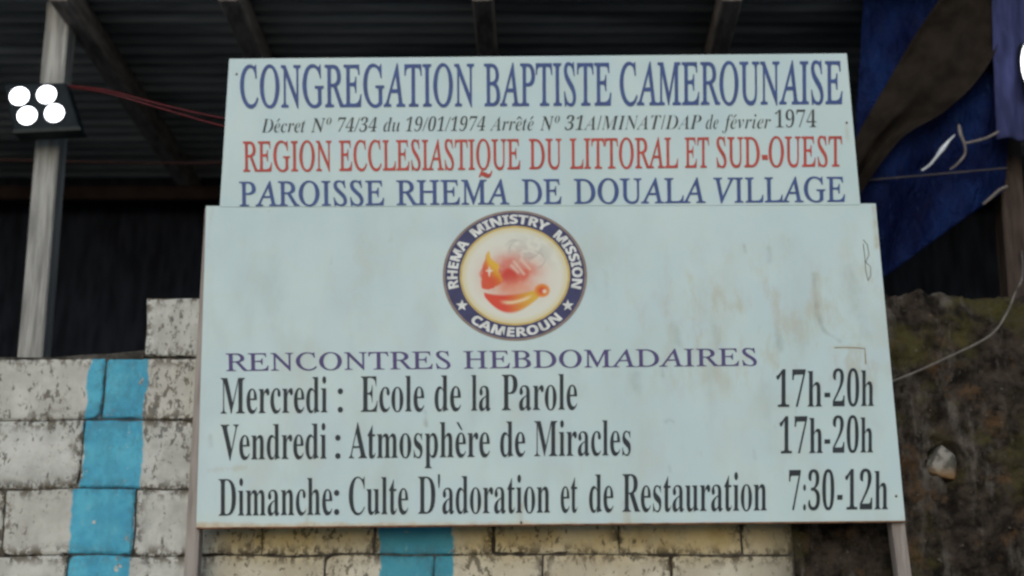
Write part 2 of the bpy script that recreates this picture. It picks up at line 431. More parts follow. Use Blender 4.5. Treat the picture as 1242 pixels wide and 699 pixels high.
# ------------------------------------------------------------------ floodlight
fl = thing('floodlight', 'lit four-lamp floodlight on the grey timber post at the left edge', 'floodlight')
fhm = plain('floodlight_housing', (0.010, 0.015, 0.019), .75, .12, 30, .2)
flm = plain('floodlight_flange', (0.022, 0.028, 0.028), .7, .2, 30, .2)
FY = 0.50
bm = bmesh.new(); prism(bm, [P(*q, FY) for q in ((4, 102), (80, 100), (97, 156), (17, 160))], .07, .006); from_bm('housing', bm, fhm, fl)
bm = bmesh.new(); prism(bm, [P(*q, FY - .012) for q in ((15, 157), (97, 153), (98, 158), (16, 162))], .075, .002); from_bm('flange', bm, flm, fl)
bm = bmesh.new(); prism(bm, [P(*q, FY + .072) for q in ((45, 105), (60, 105), (66, 155), (51, 155))], .046, .002); from_bm('bracket', bm, flm, fl)
lm = M('lit_lens', .3); lm.b.inputs['Emission Color'].default_value = (0.93, 0.95, 1, 1); lm.b.inputs['Emission Strength'].default_value = 5.0; lm.color((.8, .8, .8))
def dome(name, c, r, mat, parent, flat=.45):
    bm = bmesh.new(); bmesh.ops.create_uvsphere(bm, u_segments=24, v_segments=12, radius=1)
    for v in bm.verts: v.co = Vector((v.co.x * r, v.co.y * r * flat, v.co.z * r * .98)) + c
    return from_bm(name, bm, mat, parent, True)
for q in ((23.5, 117), (56.5, 115), (33, 140.5), (66, 137.5)):
    dome('lens', P(*q, FY - .006), .0355, lm.m, fl)
    c = P(*q, FY - .004); bm = bmesh.new()
    tube(bm, [c + Vector((math.cos(a) * .037, 0, math.sin(a) * .036)) for a in [2 * math.pi * k / 28 for k in range(29)]], .003, 6)
    from_bm('bezel', bm, fhm, fl)

# second lamp and purple cloth at the right edge
wl = thing('wall_lamp', 'lit white oval lamp at the right edge of the photograph in front of purple cloth', 'lamp')
bm = bmesh.new(); bmesh.ops.create_uvsphere(bm, u_segments=24, v_segments=16, radius=1)
c = P(1253, 80, .42)
for v in bm.verts: v.co = Vector((v.co.x * .040, v.co.y * .03, v.co.z * .095)) + c
from_bm('lens', bm, lm.m, wl, True)
bm = bmesh.new(); bm_box(bm, c.x - .030, c.x + .040, c.y + .012, c.y + .05, c.z - .10, c.z + .10, .012); from_bm('housing', bm, fhm, wl)

def cloth(name, outline_fn, nu, nv, mat, fold, thick=.003):
    V = []; F = []
    for s in (0, 1):
        for j in range(nv + 1):
            for i in range(nu + 1):
                p = outline_fn(i / nu, j / nv); p.y += fold(i / nu, j / nv) + s * thick; V.append(p)
    w_ = nu + 1; m_ = (nu + 1) * (nv + 1)
    for j in range(nv):
        for i in range(nu):
            a = j * w_ + i; F += [(a, a + 1, a + w_ + 1, a + w_), (m_ + a, m_ + a + w_, m_ + a + w_ + 1, m_ + a + 1)]
    for i in range(nu):
        F.append((i + 1, i, m_ + i, m_ + i + 1)); a = nv * w_ + i; F.append((a, a + 1, m_ + a + 1, m_ + a))
    for j in range(nv):
        a = j * w_; F.append((a, a + w_, m_ + a + w_, m_ + a)); a += nu; F.append((a + w_, a, m_ + a, m_ + a + w_))
    return mesh(name, V, F, mat, None, True)
def quad(a, b, c_, d, Y):
    A, B, C, D = P(*a, Y), P(*b, Y), P(*c_, Y), P(*d, Y)
    return lambda u, v: (A * (1 - u) + B * u) * (1 - v) + (D * (1 - u) + C * u) * v
pcm = plain('purple_cloth', (0.032, 0.038, 0.105), .9, .15, 14, .25, stretch=(3, 1, .5), bump=.3)
tag(cloth('cloth', quad((1203, -8), (1290, -8), (1295, 172), (1210, 168), .49), 30, 40, pcm, lambda u, v: .012 * math.sin(u * 17 + 2 * v) + .008 * fbm(u * 5, v * 6, 1, 3)),
    'dull purple-blue cloth hanging at the top right corner beside the blue tarpaulin', 'cloth')
tm = M('blue_tarpaulin', .65, 0, .06)
tn = tm.noise(7, 6, .6, (1, 1, .6)); 
tm.color(tm.mix(tm.ramp(tn, .35, .7), (0.0012, 0.0035, 0.026), (0.005, 0.016, 0.075))); tm.bump(tm.math('ABSOLUTE', tm.math('SUBTRACT', tm.noise(9, 4, .6, (1.5, 1, .7), (2, 2, 2), 1.0), .5)), .9, .05)
tk = tm.t.nodes['Principled BSDF'].inputs['Base Color'].links[0].from_socket
tm.color(tm.mix(tm.ramp(tm.noise(14, 6, .7, (2.2, 1, .45), (3, 0, 8), .8), .58, .72, 0, .7), tk, (0.016, 0.045, 0.12)))
def tarp_fold(u, v):
    return .022 * math.sin(u * 9 + v * 5) + .02 * fbm(u * 3, v * 3, 2, 4) + .010 * abs(fbm(u * 7 + v * 5, v * 6, 5, 4))
tag(cloth('tarpaulin', quad((1048, -8), (1232, -8), (1222, 228), (1030, 366), .58), 90, 90, tm.m, tarp_fold),
    'crumpled dark blue tarpaulin hanging under the roof right of the sign', 'tarpaulin')
# dark brown sheet draped diagonally over the tarpaulin
bd = plain('brown_sheet_fabric', (0.017, 0.0135, 0.011), .95, .05, 9, .4, bump=.3)
UPC = smoothpath([P(*q, .50) for q in ((1150, -15), (1118, 30), (1088, 80), (1062, 125), (1040, 165), (1020, 215))], 8)
LOC = smoothpath([P(*q, .50) for q in ((1222, -15), (1212, 50), (1185, 98), (1143, 138), (1090, 172), (1040, 240))], 8)
def strip(u, v):
    t = u * (len(UPC) - 1.001); i = int(t); f = t - i
    return (UPC[i] * (1 - f) + UPC[i + 1] * f) * (1 - v) + (LOC[i] * (1 - f) + LOC[i + 1] * f) * v
tag(cloth('sheet', strip, 60, 24, bd, lambda u, v: .02 * math.sin(v * 9 + 2 * u) + .012 * fbm(u * 6, v * 4, 3, 3)), 'dark brown sheet draped diagonally over the blue tarpaulin under the roof', 'sheet')

# ------------------------------------------------------------------ cables, cords and rags
def cable(name, label, cat, pts, rad, mat, k=6, seg=8):
    bm = bmesh.new(); p = smoothpath(pts, k); n = len(p)
    r = rad if not hasattr(rad, '__len__') else [rad[min(int(i / k), len(rad) - 1)] + (rad[min(int(i / k) + 1, len(rad) - 1)] - rad[min(int(i / k), len(rad) - 1)]) * ((i % k) / k) for i in range(n)]
    tube(bm, p, r, seg); return tag(from_bm(name, bm, mat, None, True), label, cat)
redm = plain('red_cable_sheath', (0.085, 0.007, 0.009), .5, .4, 30, .2)
cable('cable', 'upper strand of the red cable running from the floodlight to the sign', 'cable', [P(80, 104, .58), P(130, 110, .5), P(200, 128, .3), P(262, 142, .12), P(300, 146, .04)], .0034, redm)
cable('cable', 'lower strand of the red cable running from the floodlight to the sign', 'cable', [P(84, 106, .58), P(130, 113, .5), P(200, 133, .3), P(262, 151, .12), P(300, 158, .04)], .0034, redm)
dkr = plain('dull_red_cable_sheath', (0.022, 0.007, 0.007), .7, .3, 30, .2)
cable('cable', 'thin dull red cable strung level across the dark shed at the left', 'cable', [P(-140, 190, 1.3), P(0, 194, 1.3), P(120, 197, 1.3), P(250, 198, 1.3), P(420, 192, 1.3)], .006, dkr)
wgm = plain('grey_wire', (0.13, 0.12, 0.11), .7, .3, 30, .3)
cable('wire', 'loose grey wire drooping over the mossy wall towards the sign', 'wire', [P(1239, 300, .8), P(1240, 335, .13), P(1231, 356, .10), P(1221, 380, .09), P(1201, 407, .085), P(1151, 433, .08), P(1087, 461, .072), P(1050, 470, .070)], .0038, wgm)
cable('wire', 'thin dark wire stretched level in front of the blue tarpaulin', 'wire', [P(1000, 224, 0.55), P(1050, 219, 0.55), P(1120, 213, 0.53), P(1222, 204, 0.52)], .0035, plain('dark_wire', (0.05, 0.045, 0.05), .7, .3))
ragw = plain('white_rag', (0.62, 0.68, 0.74), .8, .2, 30, .2); ragg = plain('grey_cord', (0.17, 0.155, 0.15), .85, .2, 40, .3)
cable('rag', 'small twisted white rag hanging in front of the blue tarpaulin', 'rag', [P(1158, 164, 0.53), P(1151, 171, 0.52), P(1143, 181, 0.52), P(1136, 190, 0.52), P(1128, 200, 0.53), P(1118, 207, 0.53)], [.002, .004, .009, .005, .004, .003], ragw, 6, 10)
cable('cord', 'grey frayed cord hooking down beside the white rag', 'cord', [P(1163, 152, 0.52), P(1165, 163, 0.51), P(1170, 176, 0.51), P(1170, 188, 0.52), P(1160, 200, 0.52), P(1152, 206, 0.53)], [.005, .006, .005, .004, .004, .003], ragg, 6, 10)
cable('cord', 'grey cord tied across from the white rag to the brown post', 'cord', [P(1171, 174, 0.51), P(1180, 172, 0.51), P(1198, 167, 0.50), P(1218, 156, 0.50)], .0046, ragg, 6, 10)
cable('cord', 'short grey cord below the tied one, tied to the brown post', 'cord', [P(1192, 248, 0.53), P(1203, 239, 0.52), P(1212, 231, 0.51), P(1222, 226, 0.50)], [.004, .006, .006, .005], ragg, 6, 10)

# ------------------------------------------------------------------ the church sign
sign = thing('church_sign', 'large white two-panel church sign with blue, red and black lettering and a round emblem', 'sign')
pm = M('painted_sheet_metal', .5, 0, .35)
def panel_material(m):
    x, y, z = m.xyz(m.obj())[0:3]
    a = m.noise(2.0, 5, .6); b = m.noise(7, 6, .62, (1, 1, .45), (4, 2, 1)); c = m.noise(30, 5, .6, (1, 1, .35), (2, 2, 8)); s = m.noise(18, 3, .5, off=(6, 6, 6))
    k = m.mix(m.ramp(a, .35, .65), (0.435, 0.575, 0.605), (0.485, 0.62, 0.645))
    low = m.ramp(z, P(621, 240, 0).z, P(621, 300, 0).z)                        # the older lower panel is the dirtier one
    k = m.mix(m.math('MULTIPLY', low, m.ramp(b, .45, .68, 0, .30)), k, (0.42, 0.44, 0.415))
    k = m.mix(m.math('MULTIPLY', low, m.ramp(c, .64, .74, 0, .35)), k, (0.33, 0.33, 0.29))
    k = m.mix(m.ramp(s, .74, .79, 0, .45), k, (0.30, 0.29, 0.25))
    k = m.mix(m.attr('dirt').outputs['Fac'], k, (0.13, 0.135, 0.115))
    k = m.mix(m.attr('rust').outputs['Fac'], k, (0.33, 0.235, 0.105))
    hue = m.noise(5, 3, .5, off=(3, 9, 1))
    k = m.mix(m.ramp(hue, .42, .62, 0, .5), k, m.mix(m.ramp(hue, .5, .52), (0.47, 0.575, 0.57), (0.45, 0.585, 0.66)))
    gr = m.math('MULTIPLY', m.ramp(x, P(720, 350, 0).x, P(840, 350, 0).x), m.math('MULTIPLY', m.ramp(z, P(0, 505, 0).z, P(0, 440, 0).z), m.ramp(z, P(0, 275, 0).z, P(0, 360, 0).z)))
    k = m.mix(m.math('MULTIPLY', gr, m.ramp(m.noise(11, 6, .68, (1.2, 1, .5), (1, 7, 3)), .48, .66, 0, .55)), k, (0.40, 0.40, 0.335))
    # rust along the bottom edge
    zb = P(621, 636, 0).z
    rz_ = m.math('ADD', z, m.math('MULTIPLY', m.math('SUBTRACT', m.noise(16, 5, .7, off=(0, 3, 3)), .5), .028))
    k = m.mix(m.ramp(rz_, zb + .010, zb - .004, 0, .8), k, m.mix(m.ramp(c, .4, .6), (0.42, 0.32, 0.20), (0.52, 0.46, 0.34)))
    m.color(k); m.rough(m.ramp(b, .3, .7, .42, .6)); m.bump(m.math('ADD', a, m.math('MULTIPLY', b, .3)), .12, .03)
panel_material(pm)
rust = plain('rusty_iron', (0.16, 0.085, 0.05), .9, .2, 25, .5)
STREAK = [  # pixels of the photograph, half width, strength: run-down dirt and scuffs on the lower panel
    (((987, 333), (990, 378), (1000, 402), (1018, 414)), 2.6, .40), (((1032, 330), (1047, 405)), 9, .15), (((940, 392), (946, 421)), 4.5, .28), (((932, 300), (932, 317)), 3, .25),
    (((903, 298), (904, 306)), 2, .35), (((770, 455), (771, 470)), 7, .13), (((803, 448), (804, 456)), 2, .35), (((808, 512), (812, 509), (817, 512)), 1.6, .45), (((914, 546), (915, 556)), 2, .35),
    (((812, 566), (812, 572)), 2, .4), (((818, 396), (824, 418)), 6, .25), (((867, 398), (869, 424)), 6, .17), (((850, 300), (856, 400)), 10, .08), (((960, 300), (972, 420)), 12, .08),
    (((516, 500), (517, 516)), 1.8, .35), (((255, 530), (256, 541)), 2.5, .25), (((700, 450), (702, 480)), 8, .08), (((930, 470), (934, 540)), 9, .07), (((862, 440), (863, 520)), 6, .10), (((440, 300), (444, 420)), 14, .05),
    (((735, 330), (736, 360)), 3, .12), (((330, 270), (334, 420)), 10, .06)]
RUSTY = [(((1060, 251), (1064, 300)), 2.5, .40), (((252, 571), (275, 569), (298, 567)), 3.0, .30), (((1012, 421), (1050, 422)), 2.2, .30), (((1050, 424), (1052, 446)), 2.0, .25), (((258, 250), (252, 300)), 2, .20), (((632, 612), (632, 640)), 3, .3), (((372, 618), (371, 641)), 3, .3), (((760, 610), (762, 638)), 4, .3), (((1027, 150), (1028, 170)), 2, .25), (((1010, 424), (1006, 470)), 7, .10)]
def seg_amount(lst, px, py):
    o_ = 0
    for pts, w_, k in lst:
        x0 = min(q[0] for q in pts) - 4 * w_; x1 = max(q[0] for q in pts) + 4 * w_; y0 = min(q[1] for q in pts) - 4 * w_; y1 = max(q[1] for q in pts) + 4 * w_
        if not (x0 < px < x1 and y0 < py < y1): continue
        d = 1e9
        for (ax, ay), (bx, by) in zip(pts, pts[1:]):
            dx, dy = bx - ax, by - ay; t = max(0, min(1, ((px - ax) * dx + (py - ay) * dy) / (dx * dx + dy * dy))); d = min(d, math.hypot(px - ax - t * dx, py - ay - t * dy))
        d += w_ * .8 * fbm(px * .11, py * .05, w_, 3)
        o_ = max(o_, k * math.exp(-(max(0, d) / w_) ** 2) * (1 + .6 * fbm(px * .2, py * .12, 3, 3)))
    return max(0, min(.8, o_))
def panel(name, corners, Y, parent, thick=.012):
    (a, b, c_, d) = [P(*q, Y) for q in corners]             # tl, tr, br, bl
    nu, nv = (430, 195) if Y == 0.0 else (190, 46); bm = bmesh.new(); g = []
    for j in range(nv + 1):
        row = []
        for i in range(nu + 1):
            u, v = i / nu, j / nv
            p = (a * (1 - u) + b * u) * (1 - v) + (d * (1 - u) + c_ * u) * v
            e = min(u, 1 - u, v, 1 - v)
            row.append(bm.verts.new(p + Vector((0, -.0005 * fbm(u * 4, v * 3, 1, 2), 0))))
        g.append(row)
    for j in range(nv):
        for i in range(nu): bm.faces.new((g[j][i], g[j + 1][i], g[j + 1][i + 1], g[j][i + 1]))
    rim = g[0] + [g[j][nu] for j in range(1, nv + 1)] + g[nv][-2::-1] + [g[j][0] for j in range(nv - 1, 0, -1)]
    back = [bm.verts.new(v.co + Vector((0, thick, 0))) for v in rim]
    n = len(rim)
    for i in range(n): bm.faces.new((rim[i], rim[(i + 1) % n], back[(i + 1) % n], back[i]))
    bm.faces.new(back)
    bmesh.ops.recalc_face_normals(bm, faces=bm.faces)
    o = from_bm(name, bm, pm.m, parent)
    DI = []; RU = []
    for v in o.data.vertices:
        d = v.co - CAM; f = d.dot(FWD); px = PW / 2 + FPX * d.x / f; py = PH / 2 - FPX * d.dot(UP) / f
        DI.append(seg_amount(STREAK, px, py)); RU.append(seg_amount(RUSTY, px, py))
    for nm, dat in (('dirt', DI), ('rust', RU)):
        at = o.data.attributes.new(nm, 'FLOAT', 'POINT'); at.data.foreach_set('value', dat)
    return o
HY = -.002
main_p = panel('main_panel', ((250, 250), (1062, 247), (1098, 632.5), (238, 641)), 0.0, sign)
head_p = panel('header_panel', ((278, 71.5), (1027, 65), (1043.5, 248.5), (266.5, 251)), HY, sign, .003)
# rusty bottom lip of the main panel
bm = bmesh.new(); prism(bm, [P(*q, -.002) for q in ((238, 639.8), (1098, 631.6), (1098.2, 633.4), (238, 641.6))], .02); from_bm('bottom_edge', bm, rust, sign)
gpm = M('sign_post_wood', .9, 0, .15)
gg = gpm.noise(10, 5, .6, (4, 4, .4)); zz_ = gpm.xyz(gpm.obj())[2]
gpm.color(gpm.mix(gpm.ramp(gg, .35, .7), (0.20, 0.175, 0.165), (0.32, 0.295, 0.28)))
def sign_post(top, mid, w_, y0, dep_):
    a = P(*top, y0); b = P(*mid, y0); dx = (b.x - a.x) / (b.z - a.z)
    zlow = -.3; bx = a.x + dx * (zlow - a.z)
    bm = bmesh.new()
    for (x, z) in ((a.x, a.z), (bx, zlow)): pass
    f = [(a.x - w_ / 2, a.z), (a.x + w_ / 2, a.z), (bx + w_ / 2, zlow), (bx - w_ / 2, zlow)]
    prism(bm, [Vector((x, y0, z)) for x, z in f], dep_, .003); return from_bm('post', bm, gpm.m, sign)
sign_post((256, 252), (233, 660), .040, .0145, .05)
sign_post((1040, 252), (1094, 670), .040, .0145, .05)
bm = bmesh.new(); a = P(262, 90, .0); b = P(1040, 90, .0)
for (l, t, r_, bt) in ((284, 100, 1020, 108), (262, 300, 1064, 309), (246, 600, 1088, 610)):
    p = P(l, t, .016); q = P(r_, bt, .016); bm_box(bm, p.x + .01, q.x - .01, (.0155 if t > 200 else .0005), .014 + .03, q.z, p.z, .002)
from_bm('batten', bm, gpm.m, sign)

# ---- lettering
IT_U, IT_L, BI_U, BI_L, BO_U, BO_L, BO_D, SS_U = 0x1D434, 0x1D44E, 0x1D468, 0x1D482, 0x1D400, 0x1D41A, 0x1D7CE, 0x1D5D4
def conv(s, up, lo, dg):
    o = ''
    for ch in s:
        if 'A' <= ch <= 'Z' and up: o += chr(up + ord(ch) - 65)
        elif 'a' <= ch <= 'z' and lo: o += chr(lo + ord(ch) - 97)
        elif '0' <= ch <= '9' and dg: o += chr(dg + ord(ch) - 48)
        else: o += ch
    return o
tc = bpy.data.curves.new('temporary_text', 'FONT'); tob = bpy.data.objects.new('temporary_text', tc); col.objects.link(tob)
tc.resolution_u = 5
def glyphs(text, offset=0.0):
    tc.body = text; tc.offset = offset
    bpy.context.view_layer.update()
    ev = tob.evaluated_get(bpy.context.evaluated_depsgraph_get()); me = ev.to_mesh()
    v = [(q.co.x, q.co.y) for q in me.vertices]; f = [tuple(p.vertices) for p in me.polygons]
    ev.to_mesh_clear(); return v, f
ACC = {'é': ('e', 1), 'è': ('e', -1), 'ê': ('e', 0)}
def word(text, up, lo, dg, off=0.0, unshear=0.0):
    """2D mesh of one word, accents added as small strokes; unshear turns the italic capitals upright"""
    base = ''.join(ACC[c][0] if c in ACC else c for c in text)
    v, f = glyphs(conv(base, up, lo, dg), off)
    v = [(x - unshear * y, y) for x, y in v]; f = list(f)
    for i, ch in enumerate(text):
        if ch not in ACC: continue
        pv, _ = glyphs(conv(base[:i + 1], up, lo, dg), off); lv, _ = glyphs(conv(base[i], up, lo, dg), off)
        pv = [x - unshear * y for x, y in pv]; lv = [x - unshear * y for x, y in lv]
        cx = max(pv) - (max(lv) - min(lv)) * .5; wd = (max(lv) - min(lv))
        y0 = .52; h = .15; sl = .04 if unshear <= 0 and up in (IT_U, BI_U) else 0
        strokes = {1: [((-.12, 0), (.30, 1))], -1: [((.12, 0), (-.30, 1))], 0: [((-.38, 0), (0, 1)), ((.38, 0), (0, 1))]}[ACC[ch][1]]
        for (p, q) in strokes:
            k = len(v); t = .055
            v += [(cx + sl + p[0] * wd - t * .5, y0 + p[1] * h), (cx + sl + p[0] * wd + t * .5, y0 + p[1] * h), (cx + sl + q[0] * wd + t * .8, y0 + q[1] * h), (cx + sl + q[0] * wd - t * .8, y0 + q[1] * h)]
            f.append((k, k + 1, k + 2, k + 3))
    return v, f
CAP = max(y for x, y in glyphs(conv('H', BO_U, 0, 0))[0])
def lettering(name, mat, parent, Y, base, cap, words, up, lo, dg, off=0.0, unshear=0.0):
    """base / cap: ((xa, ya), (xb, yb)) lines in photograph pixels laid on the panel's plane"""
    def ln(l, x): return l[0][1] + (l[1][1] - l[0][1]) * (x - l[0][0]) / (l[1][0] - l[0][0])
    V = []; F = []
    for wd in words:
        t, xa, xb = wd[:3]; o_ = dict(up=up, lo=lo, dg=dg, off=off, unshear=unshear)
        if len(wd) > 3: o_.update(wd[3])
        bs, cp = o_.pop('base', base), o_.pop('cap', cap)
        v, f = word(t, o_['up'], o_['lo'], o_['dg'], o_['off'], o_['unshear'])
        mn, mx = min(x for x, y in v), max(x for x, y in v); k = len(V)
        for x, y in v:
            px = xa + (x - mn) / (mx - mn) * (xb - xa); y0 = ln(bs, px); y1 = ln(cp, px)
            V.append(P(px, y0 + (y1 - y0) * y / CAP, Y - .0016))
        F += [tuple(k + i for i in q) for q in f]
    o = mesh(name, V, F, mat, parent)
    # turn every face to the reader
    bm = bmesh.new(); bm.from_mesh(o.data)
    bm.normal_update()
    bmesh.ops.reverse_faces(bm, faces=[q for q in bm.faces if q.normal.y > 0]); bm.to_mesh(o.data); bm.free()
    return o
def ink(name, c, var=.15): return plain(name, c, .55, .3, 25, var)
navy = ink('blue_vinyl', (0.038, 0.074, 0.225)); red = ink('red_vinyl', (0.39, 0.052, 0.040)); blk = ink('black_vinyl', (0.013, 0.022, 0.032), .3); pur = ink('violet_vinyl', (0.065, 0.052, 0.17)); gry = ink('grey_black_vinyl', (0.035, 0.045, 0.050))
SH = 0.285
T = dict(up=IT_U, lo=None, dg=None)
lettering('lettering', navy, head_p, HY, ((291, 130), (1022, 125.5)), ((291, 81.5), (1022, 76)), [('CONGREGATION', 291, 575), ('BAPTISTE', 587, 741.5), ('CAMEROUNAISE', 751.5, 1022)], IT_U, None, None, .014, SH)
lettering('lettering', gry, head_p, HY, ((317, 161), (935, 156)), ((317, 144), (935, 138.5)),
          [('Décret', 317, 370.5), ('N', 377, 395, dict(up=BI_U, off=-.005)), ('o', 396, 402, dict(base=((317, 152), (935, 147)), cap=((317, 139), (935, 134)))), ('74/34', 410, 457, dict(unshear=-.22)), ('du', 465, 485), ('19/01/1974', 492, 588.5, dict(unshear=-.22)), ('Arrêté', 594, 647.5),
           ('N', 655, 672, dict(up=BI_U, off=-.005)), ('o', 673, 679, dict(base=((317, 152), (935, 147)), cap=((317, 139), (935, 134)))), ('31', 685, 707, dict(unshear=-.22)), ('A/MINAT/DAP', 708, 851), ('de', 856, 871.5), ('février', 876, 935),
           ('1974', 940, 990, dict(up=BO_U, unshear=0, base=((940, 155), (990, 154.6)), cap=((940, 134), (990, 133.6))))], BI_U, BI_L, BO_D, -.012, 0)
lettering('lettering', red, head_p, HY, ((294, 208), (1022, 201.5)), ((294, 173), (1022, 166.5)), [('REGION', 294.5, 402), ('ECCLESIASTIQUE', 411, 631), ('DU', 641.5, 681), ('LITTORAL', 691, 822.5), ('ET', 830.5, 860), ('SUD-OUEST', 869, 1021.5)], IT_U, None, None, .012, SH)
lettering('lettering', navy, head_p, HY, ((290, 250), (1025, 244.5)), ((290, 221.5), (1025, 215.5)), [('PAROISSE', 290, 466), ('RHEMA', 480.5, 618), ('DE', 633, 681), ('DOUALA', 696, 856), ('VILLAGE', 865, 1025)], IT_U, None, None, .012, SH)
lettering('lettering', pur, main_p, 0, ((273, 450), (918, 443.5)), ((273, 429.5), (918, 423)), [('HEBDOMADAIRES', 562, 918)], IT_U, None, None, .006, SH)
lettering('lettering', pur, main_p, 0, ((273, 450), (918, 443.5)), ((273, 429.5), (918, 423)), [('RENCONTRES', 273.5, 546.5)], IT_U, None, None, .006, SH)
B = (BO_U, BO_L, BO_D, -.004, 0)
lettering('lettering', blk, main_p, 0, ((267, 502), (1060, 492.7)), ((267, 458.5), (1060, 449)), [('Mercredi', 267.5, 397), (':', 409.5, 416), ('Ecole', 437.5, 514.5), ('de', 527, 559), ('la', 571.5, 595), ('Parole', 608.5, 700)], *B)
lettering('hours', blk, main_p, 0, ((267, 502), (1060, 492.7)), ((267, 458.5), (1060, 449)), [('17h', 941.5, 997), ('-', 1000, 1007), ('20h', 1010, 1060)], *B)
lettering('lettering', blk, main_p, 0, ((267, 558), (1059, 549)), ((267, 515), (1059, 506)), [('Vendredi', 267.5, 396), (':', 406.5, 413), ('Atmosphère', 423, 594), ('de', 606.5, 637), ('Miracles', 648, 765)], *B)
lettering('hours', blk, main_p, 0, ((267, 558), (1059, 549)), ((267, 515), (1059, 506)), [('17h', 945.5, 998), ('-', 1000, 1007), ('20h', 1010, 1059)], *B)
lettering('lettering', blk, main_p, 0, ((265, 626), (1077, 618)), ((265, 581), (1077, 571)), [('Dimanche', 265, 403), (':', 405, 411.5), ('Culte', 423, 495), ("D'adoration", 507, 667), ('et', 680, 700.5), ('de', 714.5, 744), ('Restauration', 755, 930)], *B)
lettering('hours', blk, main_p, 0, ((265, 626), (1077, 618)), ((265, 581), (1077, 571)), [('7:30', 957, 1012), ('-', 1015.5, 1022), ('12h', 1025, 1077)], *B)

# ---- small marks on the lower panel
bm = bmesh.new()
tube(bm, [P(q[0], q[1], -.0005) for q in ((1047, 291), (1052, 297), (1054, 309), (1050, 318), (1056, 324), (1056, 335), (1053, 340))], .0013, 6)
tube(bm, [P(q[0], q[1], -.0005) for q in ((1047, 296), (1049, 312), (1050, 328), (1053, 341))], .0012, 6)
from_bm('painted_mark', bm, plain('faded_mark', (0.17, 0.16, 0.15), .8), main_p)
bm = bmesh.new()
tube(bm, [P(q[0], q[1], -.0005) for q in ((1012, 422), (1025, 421.5), (1038, 422), (1049, 423), (1049.5, 432), (1050, 442))], .0016, 6)
from_bm('scratch', bm, plain('rusty_scratch', (0.26, 0.20, 0.12), .9), main_p)

# nail heads holding the sheets
nailm = plain('nail_head', (0.10, 0.085, 0.07), .6, .4, 60, .4)
for par, Y, lst in ((head_p, HY, ((1027, 149), (287, 90))), (main_p, 0, ((632, 634), (1087, 602)))):
    for q in lst:
        bm = bmesh.new(); bmesh.ops.create_uvsphere(bm, u_segments=12, v_segments=8, radius=1); c = P(*q, Y - .0008)
        for v in bm.verts: v.co = Vector((v.co.x * .0040, v.co.y * .0016, v.co.z * .0040)) + c
        from_bm('nail', bm, nailm, par, True)

# ---- round emblem
em = bpy.data.objects.new('emblem', None); col.objects.link(em); em.parent = sign; em.empty_display_size = .05
EX, EY, RX, RY = 624.5, 334.5, 87.5, 79.0
def E(fx, fy, Y): return P(EX + fx * RX, EY - fy * RY, Y)        # unit disc -> panel
NA = 128
def ring(name, r0, r1, mat, Y, parent=em):
    V = []; F = []
    for k in range(NA):
        a = 2 * math.pi * k / NA
        V += [E(math.cos(a) * r1, math.sin(a) * r1, Y), E(math.cos(a) * r0, math.sin(a) * r0, Y)]
    for k in range(NA):
        a = 2 * k; b = 2 * ((k + 1) % NA); F.append((b, a, a + 1, b + 1))
    return mesh(name, V, F, mat, parent)
ring('outer_band', .965, 1.0, ink('bronze_print', (0.22, 0.17, 0.15)), -.0016)
ring('name_band', .765, .965, ink('dark_blue_print', (0.030, 0.035, 0.115)), -.0019)
ring('gold_band', .735, .765, ink('gold_print', (0.50, 0.38, 0.13)), -.0016)
